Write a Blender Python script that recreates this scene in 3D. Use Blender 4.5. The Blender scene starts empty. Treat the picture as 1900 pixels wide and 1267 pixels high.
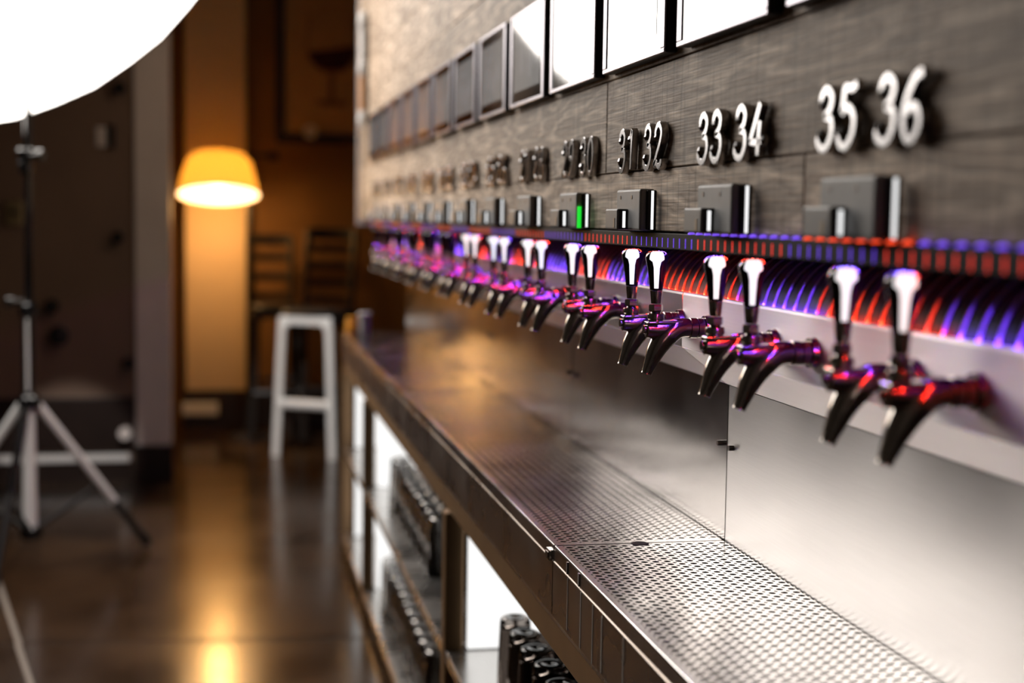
import bpy, math, random
from mathutils import Matrix, Vector
random.seed(7)
PI = math.pi
sc = bpy.context.scene
col = sc.collection

# ------------------------------------------------------------------ camera
cam_d = bpy.data.cameras.new('camera')
cam = bpy.data.objects.new('camera', cam_d); col.objects.link(cam)
cam_d.sensor_width = 36.0
cam_d.lens = 36.0 * 2640 / 1900
cam_d.clip_start = 0.02
CAM = Vector((0, 0, 1.65))
v = Vector((419 - 950, -(396 - 633.5), -2640.0)).normalized()
u = Vector((0.015, 1, 0)); u.z = -(u.x * v.x + u.y * v.y) / v.z; u.normalize()
xw = v.cross(u)
R3 = Matrix((xw, v, u))                       # world axes seen from the camera
cam.matrix_world = Matrix.Translation(CAM) @ R3.to_4x4()
cam_d.dof.use_dof = True
cam_d.dof.focus_distance = 2.38
cam_d.dof.aperture_fstop = 1.9
sc.camera = cam

# ------------------------------------------------------------------ world, lights, exposure
w = bpy.data.worlds.new('world'); sc.world = w; w.use_nodes = True
w.node_tree.nodes['Background'].inputs[0].default_value = (0.62, 0.55, 0.5, 1)
w.node_tree.nodes['Background'].inputs[1].default_value = 0.045
sc.view_settings.view_transform = 'Standard'
sc.view_settings.look = 'None'
sc.view_settings.gamma = 1.0
sc.view_settings.use_curve_mapping = False
sc.view_settings.exposure = 0.0
try:
    sc.cycles.use_denoising = True
    sc.cycles.sample_clamp_indirect = 6.0
    sc.cycles.max_bounces = 10
    sc.cycles.caustics_reflective = False
except Exception:
    pass

SOFTBOX_STRENGTH = 6.8
LAMP_POWER = 30.0
GLINT_STRENGTH = 30.0
CHIP_STRENGTH = 420.0
TROUGH_STRENGTH = 1500.0

def spot(name, loc, target, power, angle, color=(1, .95, .9), blend=.35, size=.03):
    l = bpy.data.lights.new(name, 'SPOT'); l.energy = power; l.spot_size = angle
    l.spot_blend = blend; l.color = color; l.shadow_soft_size = size
    o = bpy.data.objects.new(name, l); col.objects.link(o)
    o.location = loc
    o.rotation_euler = (Vector(target) - Vector(loc)).to_track_quat('-Z', 'Y').to_euler()
    return o
spot('added_spot', (-.35, 5.6, 4.2), (.52, 9.65, .55), 900, math.radians(13))  # unseen spot added to brighten the white stool legs
spot('added_spot', (-.6, 3.6, 4.0), (-.8, 6.8, .5), 300, math.radians(17))  # also added out of view, brightens the white tripod sections

spot('added_spot', (-.3, 4.4, 3.4), (-.95, 8.95, .14), 420, math.radians(9.5), blend=.5)  # added off view, lifts the white strip at the wall base
# ------------------------------------------------------------------ materials
def node_mat(name):
    m = bpy.data.materials.new(name); m.use_nodes = True
    nt = m.node_tree
    return m, nt, nt.nodes['Principled BSDF']

def pmat(name, color, rough=.5, metal=0.0, var=0.06, scale=30.0, bump=0.0, coat=0.0, trans=0.0, ior=1.45, spec=None, stretch=(1, 1, 1)):
    m, nt, b = node_mat(name)
    tc = nt.nodes.new('ShaderNodeTexCoord'); mp = nt.nodes.new('ShaderNodeMapping')
    mp.inputs['Scale'].default_value = stretch
    nz = nt.nodes.new('ShaderNodeTexNoise'); nz.inputs['Scale'].default_value = scale; nz.inputs['Detail'].default_value = 4
    nt.links.new(tc.outputs['Object'], mp.inputs[0]); nt.links.new(mp.outputs[0], nz.inputs['Vector'])
    rp = nt.nodes.new('ShaderNodeValToRGB')
    c = color
    rp.color_ramp.elements[0].position = .3; rp.color_ramp.elements[1].position = .7
    rp.color_ramp.elements[0].color = (c[0] * (1 - var), c[1] * (1 - var), c[2] * (1 - var), 1)
    rp.color_ramp.elements[1].color = (min(1, c[0] * (1 + var)), min(1, c[1] * (1 + var)), min(1, c[2] * (1 + var)), 1)
    nt.links.new(nz.outputs['Fac'], rp.inputs[0]); nt.links.new(rp.outputs[0], b.inputs['Base Color'])
    b.inputs['Roughness'].default_value = rough; b.inputs['Metallic'].default_value = metal
    b.inputs['Coat Weight'].default_value = coat; b.inputs['Coat Roughness'].default_value = .06
    b.inputs['Transmission Weight'].default_value = trans; b.inputs['IOR'].default_value = ior
    if spec is not None: b.inputs['Specular IOR Level'].default_value = spec
    if bump:
        bp = nt.nodes.new('ShaderNodeBump'); bp.inputs['Strength'].default_value = bump; bp.inputs['Distance'].default_value = .002
        nt.links.new(nz.outputs['Fac'], bp.inputs['Height']); nt.links.new(bp.outputs[0], b.inputs['Normal'])
    return m

def emat(name, color, strength):
    m, nt, b = node_mat(name)
    b.inputs['Base Color'].default_value = (color[0] * .5, color[1] * .5, color[2] * .5, 1)
    b.inputs['Emission Color'].default_value = (*color, 1)
    b.inputs['Emission Strength'].default_value = strength
    b.inputs['Roughness'].default_value = .4
    return m

def steel(name, color=(.62, .60, .58), rough=.27, aniso=0.0, rot=0.0, tangent=None, streak=(60, 1.2, 60), rvar=.1, bump=.02):
    m, nt, b = node_mat(name)
    tc = nt.nodes.new('ShaderNodeTexCoord'); mp = nt.nodes.new('ShaderNodeMapping')
    mp.inputs['Scale'].default_value = streak
    nz = nt.nodes.new('ShaderNodeTexNoise'); nz.inputs['Scale'].default_value = 6; nz.inputs['Detail'].default_value = 5
    nt.links.new(tc.outputs['Object'], mp.inputs[0]); nt.links.new(mp.outputs[0], nz.inputs['Vector'])
    sm = nt.nodes.new('ShaderNodeTexNoise'); sm.inputs['Scale'].default_value = 5; sm.inputs['Detail'].default_value = 2
    nt.links.new(tc.outputs['Object'], sm.inputs['Vector'])
    mr = nt.nodes.new('ShaderNodeMapRange'); mr.inputs[1].default_value = .3; mr.inputs[2].default_value = .7
    mr.inputs[3].default_value = rough - rvar * .5; mr.inputs[4].default_value = rough + rvar
    nt.links.new(sm.outputs['Fac'], mr.inputs[0]); nt.links.new(mr.outputs[0], b.inputs['Roughness'])
    mx = nt.nodes.new('ShaderNodeMix'); mx.data_type = 'RGBA'
    mx.inputs[6].default_value = (*[c * .88 for c in color], 1); mx.inputs[7].default_value = (*color, 1)
    nt.links.new(nz.outputs['Fac'], mx.inputs[0]); nt.links.new(mx.outputs[2], b.inputs['Base Color'])
    b.inputs['Metallic'].default_value = 1.0
    if aniso:
        b.inputs['Anisotropic'].default_value = aniso
        b.inputs['Anisotropic Rotation'].default_value = rot
        tg = nt.nodes.new('ShaderNodeTangent'); tg.direction_type = 'UV_MAP'; tg.uv_map = 'grain'
        nt.links.new(tg.outputs[0], b.inputs['Tangent'])
    if bump:
        bp = nt.nodes.new('ShaderNodeBump'); bp.inputs['Strength'].default_value = bump; bp.inputs['Distance'].default_value = .001
        nt.links.new(nz.outputs['Fac'], bp.inputs['Height']); nt.links.new(bp.outputs[0], b.inputs['Normal'])
    return m

def wood_mat():
    m, nt, b = node_mat('weathered_wood')
    N = nt.nodes.new; L = nt.links.new
    tc = N('ShaderNodeTexCoord'); oi = N('ShaderNodeObjectInfo')
    off = N('ShaderNodeVectorMath'); off.operation = 'SCALE'
    cmb = N('ShaderNodeCombineXYZ')
    L(oi.outputs['Random'], cmb.inputs[0]); L(oi.outputs['Random'], cmb.inputs[1]); L(oi.outputs['Random'], cmb.inputs[2])
    L(cmb.outputs[0], off.inputs[0]); off.inputs['Scale'].default_value = 37.0
    add = N('ShaderNodeVectorMath'); L(tc.outputs['Object'], add.inputs[0]); L(off.outputs[0], add.inputs[1])
    # distorted long grain
    mp = N('ShaderNodeMapping'); mp.inputs['Scale'].default_value = (4, 1.1, 9); L(add.outputs[0], mp.inputs[0])
    big = N('ShaderNodeTexNoise'); big.inputs['Scale'].default_value = 1.6; big.inputs['Detail'].default_value = 3; L(mp.outputs[0], big.inputs['Vector'])
    mul = N('ShaderNodeMath'); mul.operation = 'MULTIPLY'; mul.inputs[1].default_value = 7.0; L(big.outputs['Fac'], mul.inputs[0])
    fr = N('ShaderNodeMath'); fr.operation = 'PINGPONG'; fr.inputs[1].default_value = .5; L(mul.outputs[0], fr.inputs[0])
    r1 = N('ShaderNodeValToRGB')
    e = r1.color_ramp.elements
    e[0].position = 0.0; e[0].color = (.84, .68, .53, 1); e[1].position = .13; e[1].color = (.62, .48, .36, 1)
    x = r1.color_ramp.elements.new(.35); x.color = (.34, .24, .165, 1)
    x = r1.color_ramp.elements.new(.5); x.color = (.50, .375, .275, 1)
    fr2 = N('ShaderNodeMath'); fr2.operation = 'MULTIPLY'; fr2.inputs[1].default_value = 2.0; L(fr.outputs[0], fr2.inputs[0])
    L(fr.outputs[0], r1.inputs[0])
    # fine fibres
    mp2 = N('ShaderNodeMapping'); mp2.inputs['Scale'].default_value = (30, 3.0, 130); L(add.outputs[0], mp2.inputs[0])
    fine = N('ShaderNodeTexNoise'); fine.inputs['Scale'].default_value = 2.0; fine.inputs['Detail'].default_value = 6; L(mp2.outputs[0], fine.inputs['Vector'])
    mrf = N('ShaderNodeMapRange'); mrf.inputs[1].default_value = .3; mrf.inputs[2].default_value = .7; mrf.inputs[3].default_value = .60; mrf.inputs[4].default_value = 1.25; L(fine.outputs['Fac'], mrf.inputs[0])
    # saw marks across the board
    mp3 = N('ShaderNodeMapping'); mp3.inputs['Scale'].default_value = (1, 55, 5); mp3.inputs['Rotation'].default_value = (.25, 0, 0); L(add.outputs[0], mp3.inputs[0])
    saw = N('ShaderNodeTexNoise'); saw.inputs['Scale'].default_value = 1.6; saw.inputs['Detail'].default_value = 3; L(mp3.outputs[0], saw.inputs['Vector'])
    mrs = N('ShaderNodeMapRange'); mrs.inputs[1].default_value = .32; mrs.inputs[2].default_value = .5; mrs.inputs[3].default_value = .66; mrs.inputs[4].default_value = 1.0; L(saw.outputs['Fac'], mrs.inputs[0])
    # blotches, board to board tone
    bl = N('ShaderNodeTexNoise'); bl.inputs['Scale'].default_value = 2.2; bl.inputs['Detail'].default_value = 3; L(add.outputs[0], bl.inputs['Vector'])
    mrb = N('ShaderNodeMapRange'); mrb.inputs[1].default_value = .3; mrb.inputs[2].default_value = .7; mrb.inputs[3].default_value = .75; mrb.inputs[4].default_value = 1.25; L(bl.outputs['Fac'], mrb.inputs[0])
    mro = N('ShaderNodeMapRange'); mro.inputs[3].default_value = .82; mro.inputs[4].default_value = 1.2; L(oi.outputs['Random'], mro.inputs[0])
    # knots
    mpk = N('ShaderNodeMapping'); mpk.inputs['Scale'].default_value = (.01, 1.6, 5.2); L(add.outputs[0], mpk.inputs[0])
    vk = N('ShaderNodeTexVoronoi'); vk.inputs['Scale'].default_value = 1.0; L(mpk.outputs[0], vk.inputs['Vector'])
    mrk = N('ShaderNodeMapRange'); mrk.inputs[1].default_value = .03; mrk.inputs[2].default_value = .12; mrk.inputs[3].default_value = .55; mrk.inputs[4].default_value = 1.0; L(vk.outputs['Distance'], mrk.inputs[0])
    cur = r1.outputs[0]
    for n in (mrf, mrs, mrb, mro, mrk):
        mm = N('ShaderNodeMix'); mm.data_type = 'RGBA'; mm.blend_type = 'MULTIPLY'; mm.inputs[0].default_value = 1.0
        L(cur, mm.inputs[6]); L(n.outputs[0], mm.inputs[7]); cur = mm.outputs[2]
    L(cur, b.inputs['Base Color'])
    b.inputs['Roughness'].default_value = .62
    b.inputs['Specular IOR Level'].default_value = .35
    hm = N('ShaderNodeMath'); hm.operation = 'MULTIPLY'; L(mrf.outputs[0], hm.inputs[0]); L(mrs.outputs[0], hm.inputs[1])
    bp = N('ShaderNodeBump'); bp.inputs['Strength'].default_value = .35; bp.inputs['Distance'].default_value = .002
    L(hm.outputs[0], bp.inputs['Height']); L(bp.outputs[0], b.inputs['Normal'])
    return m

def floor_mat():
    m, nt, b = node_mat('polished_concrete')
    N = nt.nodes.new; L = nt.links.new
    tc = N('ShaderNodeTexCoord')
    n1 = N('ShaderNodeTexNoise'); n1.inputs['Scale'].default_value = 1.7; n1.inputs['Detail'].default_value = 7; L(tc.outputs['Object'], n1.inputs['Vector'])
    r = N('ShaderNodeValToRGB'); e = r.color_ramp.elements
    e[0].position = .32; e[0].color = (.022, .010, .004, 1); e[1].position = .68; e[1].color = (.068, .035, .015, 1)
    L(n1.outputs['Fac'], r.inputs[0]); L(r.outputs[0], b.inputs['Base Color'])
    mr = N('ShaderNodeMapRange'); mr.inputs[1].default_value = .3; mr.inputs[2].default_value = .7; mr.inputs[3].default_value = .17; mr.inputs[4].default_value = .27
    L(n1.outputs['Fac'], mr.inputs[0]); L(mr.outputs[0], b.inputs['Roughness'])
    b.inputs['Coat Weight'].default_value = .35; b.inputs['Coat Roughness'].default_value = .16
    bp = N('ShaderNodeBump'); bp.inputs['Strength'].default_value = .06; bp.inputs['Distance'].default_value = .004
    n2 = N('ShaderNodeTexNoise'); n2.inputs['Scale'].default_value = 9; L(tc.outputs['Object'], n2.inputs['Vector'])
    L(n2.outputs['Fac'], bp.inputs['Height']); L(bp.outputs[0], b.inputs['Normal'])
    return m

M = {}
M['wood'] = wood_mat()
M['floor'] = floor_mat()
M['grout'] = pmat('pale_joint_filler', (.30, .26, .22), .7)
M['steel'] = steel('brushed_steel', rough=.26)
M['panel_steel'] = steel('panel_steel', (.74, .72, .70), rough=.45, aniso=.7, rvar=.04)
M['panel_dark'] = steel('panel_dark', (.46, .44, .42), rough=.30, aniso=.5, rvar=.05)  # darker copy of the panel steel for the far units
M['apron_steel'] = steel('apron_steel', (.42, .36, .31), rough=.27)
M['tray_steel'] = steel('tray_steel', (.68, .665, .655), rough=.19, streak=(50, 1.5, 50), rvar=.08)
M['splash_steel'] = steel('splash_steel', (.56, .545, .535), rough=.315, aniso=.80, streak=(60, 1.2, 60), rvar=.03)
M['splash_polished'] = steel('splash_polished', (.44, .42, .405), rough=.165, aniso=.45, streak=(60, 1.2, 60), rvar=.05)
M['dark_steel'] = steel('dark_steel', (.22, .19, .165), rough=.3)
M['brown_steel'] = pmat('brown_reflecting_steel', (.30, .18, .09), .42, .35, .12, 8)  # brown puts the warm room mirrored in the posts into the colour
M['cover'] = pmat('dark_cover_paint', (.03, .026, .034), .5, 0, .08, 30, spec=.25)
M['added_streak_rib'] = pmat('added_satin_rib', (.70, .66, .68), .5, 0, .04, 30)
M['chrome'] = pmat('polished_nickel', (.48, .44, .40), .17, 1.0, .05, 20)
M['gunmetal'] = pmat('black_chrome', (.38, .37, .375), .19, 1.0, .08, 40)
M['black_gloss'] = pmat('black_gloss_plastic', (.006, .006, .007), .12, 0, .1, 20, coat=.5)
M['black'] = pmat('matte_black', (.010, .009, .009), .5, 0, .1, 40)
M['black_wood'] = pmat('black_stained_wood', (.014, .010, .008), .45, 0, .2, 12, stretch=(1, 1, 6))
M['valance'] = pmat('black_anodised_metal', (.012, .010, .012), .5, 0, .1, 30, spec=.08)
M['void'] = pmat('dark_recess', (.008, .007, .007), .8)
M['box_grey'] = pmat('grey_plastic', (.27, .265, .26), .42, 0, .05, 60)
M['box_grey_light'] = pmat('light_grey_plastic', (.33, .325, .32), .45, 0, .05, 60)
M['tan_label'] = pmat('tan_label', (.45, .33, .20), .5)
M['bezel'] = pmat('silver_bezel', (.30, .28, .32), .28, .9, .04, 20)
M['glass_black'] = pmat('black_screen_glass', (.006, .006, .006), .06, 0, .05, 20, coat=1.0, spec=.9)
M['white_paint'] = pmat('white_paint', (.88, .87, .85), .45, 0, .02, 12)
M['casing'] = pmat('grey_white_trim_paint', (.90, .83, .79), .55, 0, .04, 4)
M['brown_wall'] = pmat('brown_wall_paint', (.235, .158, .115), .6, 0, .06, 3)
M['warm_wall'] = pmat('warm_wall_paint', (.22, .11, .035), .75, 0, .05, 3)
M['pilaster'] = pmat('cream_wall_paint', (.74, .56, .36), .75, 0, .04, 3)
M['room_paint'] = pmat('beige_room_paint', (.13, .115, .10), .8, 0, .04, 2)
M['dark_base'] = pmat('dark_baseboard', (.022, .012, .009), .4, 0, .15, 10)
M['glass'] = pmat('dark_drinking_glass', (.24, .21, .19), .03, 0, .02, 10, trans=1.0, ior=1.47)
M['clear_glass'] = pmat('clear_drinking_glass', (.62, .60, .58), .04, 0, .02, 10, trans=1.0, ior=1.5)
M['red_wine'] = pmat('wine_red_print', (.045, .004, .006), .6)
M['print_ground'] = pmat('tan_print_paper', (.55, .34, .15), .6, 0, .08, 4)
M['print_line'] = pmat('brown_print_ink', (.20, .11, .05), .6)
M['orange'] = pmat('amber_plastic', (.85, .36, .04), .35)
M['amber'] = pmat('orange_band', (.75, .38, .17), .35)
M['white_plastic'] = pmat('white_plastic', (.8, .78, .76), .3)
M['reflection_streak'] = pmat('pale_reflection', (.42, .39, .36), .5, .3, .2, 60)  # pale apron streaks, reflections put into the colour
M['brass'] = pmat('aged_brass', (.42, .33, .18), .35, .8)
M['glint_red'] = emat('red_led_glint', (1, .035, .015), GLINT_STRENGTH * .032)
M['glint_blue'] = emat('violet_led_glint', (.17, .05, 1), GLINT_STRENGTH * .026)
M['chip_red'] = emat('red_led_chip', (1, .03, .012), CHIP_STRENGTH)
M['chip_blue'] = emat('violet_led_chip', (.16, .05, 1), CHIP_STRENGTH)
M['trough_red'] = emat('red_trough_led', (1, .04, .012), TROUGH_STRENGTH)
M['trough_blue'] = emat('violet_trough_led', (.17, .05, 1), TROUGH_STRENGTH)
M['dot_red'] = emat('red_led_dome', (1, .07, .02), 1.6)
M['dot_blue'] = emat('violet_led_dome', (.22, .09, 1), 1.2)
M['white_glow'] = emat('added_white_glow', (1, 1, 1), 1.05)  # glow put into tap handles and reader boxes, which hold no lamp
M['lit_green'] = emat('lit_green_indicator', (.01, .65, .03), 1.2)
M['panel_glow'] = emat('added_panel_glow', (1, .99, .97), 1.15)  # glow put into the under-counter panels, nothing lights them from behind
M['screen'] = emat('tablet_screen', (.42, .40, .385), .55)
M['screen_art'] = emat('tablet_screen_art', (.62, .60, .58), .7)
M['softbox'] = emat('softbox_diffuser', (1, .93, .86), SOFTBOX_STRENGTH)
M['lamp_diffuser'] = emat('warm_lamp_diffuser', (1, .70, .36), 4.4)
M['bulb'] = emat('warm_bulb', (1, .62, .25), 60)

def shade_mat():
    m = bpy.data.materials.new('amber_lampshade'); m.use_nodes = True
    nt = m.node_tree; nt.nodes.clear()
    o = nt.nodes.new('ShaderNodeOutputMaterial'); mx = nt.nodes.new('ShaderNodeMixShader')
    d = nt.nodes.new('ShaderNodeBsdfDiffuse'); t = nt.nodes.new('ShaderNodeBsdfTranslucent')
    nz = nt.nodes.new('ShaderNodeTexNoise'); nz.inputs['Scale'].default_value = 60
    rp = nt.nodes.new('ShaderNodeValToRGB')
    rp.color_ramp.elements[0].color = (.80, .50, .10, 1); rp.color_ramp.elements[1].color = (.88, .58, .14, 1)
    nt.links.new(nz.outputs['Fac'], rp.inputs[0])
    nt.links.new(rp.outputs[0], d.inputs[0]); nt.links.new(rp.outputs[0], t.inputs[0])
    mx.inputs[0].default_value = .35
    nt.links.new(d.outputs[0], mx.inputs[1]); nt.links.new(t.outputs[0], mx.inputs[2]); nt.links.new(mx.outputs[0], o.inputs[0])
    return m
M['shade'] = shade_mat()

WORDS = ['zero','one','two','three','four','five','six','seven','eight','nine','ten','eleven','twelve','thirteen','fourteen','fifteen','sixteen','seventeen','eighteen','nineteen']
def word(n):
    if n < 20: return WORDS[n]
    return ['twenty', 'thirty'][n // 10 - 2] + ('-' + WORDS[n % 10] if n % 10 else '')
# ------------------------------------------------------------------ mesh helpers
class MB:
    def __init__(s): s.v = []; s.f = []
    def ribbon(s, pts, w, x0, x1, bev=.0012, closed=False):
        """flat-faced stroke of half width w in the wall plane, from x0 (front) to x1 (back)"""
        P = [Vector(p) for p in pts]; k = len(P); base = len(s.v)
        prof = [(x0, -w + bev), (x0, w - bev), (x0 + bev, w), (x1, w), (x1, -w), (x0 + bev, -w)]; n = 6
        for i in range(k):
            t = (P[(i + 1) % k] - P[i - 1]) if closed else (P[min(i + 1, k - 1)] - P[max(i - 1, 0)])
            t.normalize(); nn = Vector((0, -t.z, t.y))
            for x, q in prof: s.v.append((x, P[i].y + nn.y * q, P[i].z + nn.z * q))
        for i in range(k if closed else k - 1):
            for j in range(n):
                a0 = base + i * n; a1 = base + ((i + 1) % k) * n; j2 = (j + 1) % n
                s.f.append((a0 + j, a1 + j, a1 + j2, a0 + j2))
        if not closed:
            s.f.append(tuple(base + j for j in range(n))); s.f.append(tuple(base + (k - 1) * n + j for j in reversed(range(n))))
        return s
    def quad(s, a, b, c, d):
        n = len(s.v); s.v += [a, b, c, d]; s.f.append((n, n + 1, n + 2, n + 3)); return s
    def box(s, x0, x1, y0, y1, z0, z1):
        n = len(s.v)
        s.v += [(x0, y0, z0), (x1, y0, z0), (x1, y1, z0), (x0, y1, z0), (x0, y0, z1), (x1, y0, z1), (x1, y1, z1), (x0, y1, z1)]
        for f in ((0, 3, 2, 1), (4, 5, 6, 7), (0, 1, 5, 4), (1, 2, 6, 5), (2, 3, 7, 6), (3, 0, 4, 7)):
            s.f.append(tuple(n + i for i in f))
        return s
    def sweep(s, pts, rad, n=12, sx=1.0, up=(0, 1, 0), cap=True, closed=False):
        """tube through pts; rad per point; sx squashes the ring along 'up'"""
        P = [Vector(p) for p in pts]; base = len(s.v); k = len(P)
        rad = rad if hasattr(rad, '__len__') else [rad] * k
        for i in range(k):
            if closed: t = P[(i + 1) % k] - P[i - 1]
            else: t = P[min(i + 1, k - 1)] - P[max(i - 1, 0)]
            t.normalize(); U = Vector(up)
            a = U - t * U.dot(t)
            if a.length < 1e-4:
                U = Vector((1, .3, 0)); a = U - t * U.dot(t)
            a.normalize(); b = t.cross(a)
            for j in range(n):
                th = 2 * PI * j / n
                s.v.append(tuple(P[i] + a * (math.cos(th) * rad[i] * sx) + b * (math.sin(th) * rad[i])))
        for i in range(k if closed else k - 1):
            for j in range(n):
                a0 = base + i * n; a1 = base + ((i + 1) % k) * n; j2 = (j + 1) % n
                s.f.append((a0 + j, a0 + j2, a1 + j2, a1 + j))
        if cap and not closed:
            s.f.append(tuple(base + j for j in reversed(range(n))))
            s.f.append(tuple(base + (k - 1) * n + j for j in range(n)))
        return s
    def cyl(s, a, b, r0, r1=None, n=14):
        a = Vector(a); b = Vector(b)
        d = (b - a).normalized()
        up = (0, 1, 0) if abs(d.y) < .9 else (1, 0, 0)
        return s.sweep([a, b], [r0, r0 if r1 is None else r1], n, up=up)
    def lathe(s, c, prof, n=20, cap=True):
        """prof: (radius, z) pairs about a vertical axis at c"""
        base = len(s.v)
        for r, z in prof:
            for j in range(n):
                th = 2 * PI * j / n
                s.v.append((c[0] + r * math.cos(th), c[1] + r * math.sin(th), c[2] + z))
        for i in range(len(prof) - 1):
            for j in range(n):
                j2 = (j + 1) % n
                s.f.append((base + i * n + j, base + i * n + j2, base + (i + 1) * n + j2, base + (i + 1) * n + j))
        if cap:
            s.f.append(tuple(base + j for j in reversed(range(n))))
            s.f.append(tuple(base + (len(prof) - 1) * n + j for j in range(n)))
        return s
    def extrude_y(s, prof, y0, y1, closed=True):
        """closed polygon of (x, z) run along y"""
        n = len(s.v); k = len(prof)
        s.v += [(x, y0, z) for x, z in prof] + [(x, y1, z) for x, z in prof]
        for i in range(k if closed else k - 1):
            j = (i + 1) % k
            s.f.append((n + i, n + j, n + k + j, n + k + i))
        if closed:
            s.f.append(tuple(n + i for i in reversed(range(k)))); s.f.append(tuple(n + k + i for i in range(k)))
        return s
    def build(s, name, mat, parent=None, smooth=False, bevel=0.0, seg=2, autosmooth=None, uvz=False):
        me = bpy.data.meshes.new(name)
        off = parent.get('_w', (0, 0, 0)) if parent is not None else (0, 0, 0)
        me.from_pydata([(a[0] - off[0], a[1] - off[1], a[2] - off[2]) for a in s.v], [], s.f)
        me.materials.append(mat if not isinstance(mat, str) else M[mat])
        if smooth:
            me.polygons.foreach_set('use_smooth', [True] * len(me.polygons))
            if autosmooth:
                try: me.set_sharp_from_angle(angle=autosmooth)
                except Exception: pass
        if uvz:                                     # u up the sheet, v along the wall: direction of the brushing
            ul = me.uv_layers.new(name='grain')
            for lp_ in me.loops:
                c_ = me.vertices[lp_.vertex_index].co
                ul.data[lp_.index].uv = (c_.z - c_.x * .35, c_.y)
        me.update()
        o = bpy.data.objects.new(name, me); col.objects.link(o)
        if parent is not None:
            o.parent = parent; o['_w'] = off
        if bevel:
            b = o.modifiers.new('bevel', 'BEVEL'); b.width = bevel; b.segments = seg; b.limit_method = 'ANGLE'; b.angle_limit = math.radians(40)
        return o

def thing(name, label, cat, loc=(0, 0, 0), group=None):
    o = bpy.data.objects.new(name, None); col.objects.link(o)
    o.location = loc; o['_w'] = tuple(loc); o.empty_display_size = .05
    o['label'] = label; o['category'] = cat
    if group: o['group'] = group
    return o

def structure(name, loc=(0, 0, 0)):
    o = bpy.data.objects.new(name, None); col.objects.link(o); o.location = loc; o['_w'] = tuple(loc)
    o['kind'] = 'structure'; return o

def tag(o, label, cat, group=None):
    o['label'] = label; o['category'] = cat
    if group: o['group'] = group
    return o

def part_copy(o, parent, loc=None):
    c = o.copy(); col.objects.link(c); c.parent = parent
    if loc is not None: c.location = loc
    return c

def dup(root, loc, label):
    r = root.copy(); col.objects.link(r); r.location = loc; r['label'] = label
    for ch in list(root.children):
        c = part_copy(ch, r)
        for g in list(ch.children): part_copy(g, c)
    return r

def catmull(pts, n=6, closed=False):
    P = [Vector(p) for p in pts]; out = []; k = len(P)
    rng = range(k) if closed else range(k - 1)
    for i in rng:
        p0 = P[(i - 1) % k] if closed else P[max(i - 1, 0)]
        p1 = P[i]; p2 = P[(i + 1) % k]
        p3 = P[(i + 2) % k] if closed else P[min(i + 2, k - 1)]
        for j in range(n):
            t = j / n
            out.append(.5 * ((2 * p1) + (p2 - p0) * t + (2 * p0 - 5 * p1 + 4 * p2 - p3) * t * t + (3 * p1 - p0 - 3 * p2 + p3) * t ** 3))
    if not closed: out.append(P[-1])
    return out

# ================================================================== STRUCTURE
# floor: poured slabs with pale filled joints
fl = structure('floor')
MB().box(-4.5, 2.2, -2.6, 11.3, -.08, -.006).build('joint_bed', 'grout', fl)
def slab(poly):
    b = MB(); k = len(poly)
    b.v = [(x, y, -.05) for x, y in poly] + [(x, y, 0) for x, y in poly]
    b.f = [tuple(range(k, 2 * k)), tuple(reversed(range(k)))] + [(i, (i + 1) % k, k + (i + 1) % k, k + i) for i in range(k)]
    b.build('slab', 'floor', fl)
g = .012
xs = lambda y: -.983 + (y - 6.49) * (.314 / -1.39)
ya = lambda x: 5.51 - .095 * x
slab([(-4.5, -2.6), (xs(-2.6) - g, -2.6), (xs(5.6) - g, ya(xs(5.6)) - g), (-4.5, ya(-4.5) - g)])
slab([(xs(-2.6) + g, -2.6), (2.2, -2.6), (2.2, ya(2.2) - g), (xs(5.6) + g, ya(xs(5.6)) - g)])
slab([(-4.5, ya(-4.5) + g), (xs(5.6) - g, ya(xs(5.6)) + g), (xs(8.8) - g, 8.8), (-4.5, 8.8)])
slab([(xs(5.6) + g, ya(xs(5.6)) + g), (2.2, ya(2.2) + g), (2.2, 8.8), (xs(8.8) + g, 8.8)])
slab([(-4.5, 8.82), (2.2, 8.82), (2.2, 11.3), (-4.5, 11.3)])

# plank wall on the right
pw = structure('wall_right')
MB().box(.735, .98, .2, 7.62, 1.63, 4.2).build('wall_backing', 'void', pw)
rows = [1.631, 1.734, 1.905, 2.078, 2.250, 2.424, 2.60, 2.772, 2.95, 3.13, 3.31, 3.50, 3.7, 3.9, 4.1]
joints = {0: [1.66, 3.5, 5.2, 6.6], 1: [2.6, 4.27, 6.1], 2: [1.05, 3.64, 5.4], 3: [2.2, 4.6, 6.5]}
for i in range(len(rows) - 1):
    js = joints.get(i) or sorted(random.uniform(.8, 7.2) for _ in range(3))
    ys = [.2] + js + [7.65]
    for a, b_ in zip(ys[:-1], ys[1:]):
        pr = random.uniform(-.0012, .0012)
        MB().box(.700 + pr, .735, a + .0012, b_ - .0012, rows[i] + .0012, rows[i + 1] - .0012).build('plank', 'wood', pw, bevel=.0012, seg=1)
# squared end post of the plank wall
tr = MB().box(.690, .98, 7.652, 7.685, 1.60, 4.2).build('trim_1', M['casing'], None); tr['kind'] = 'structure'
# low wall that carries the trunk, behind the counter
wl = structure('wall_service')
MB().box(.945, 1.05, .2, 7.0, .0, 1.628).build('wall_panel', 'void', wl)

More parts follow.
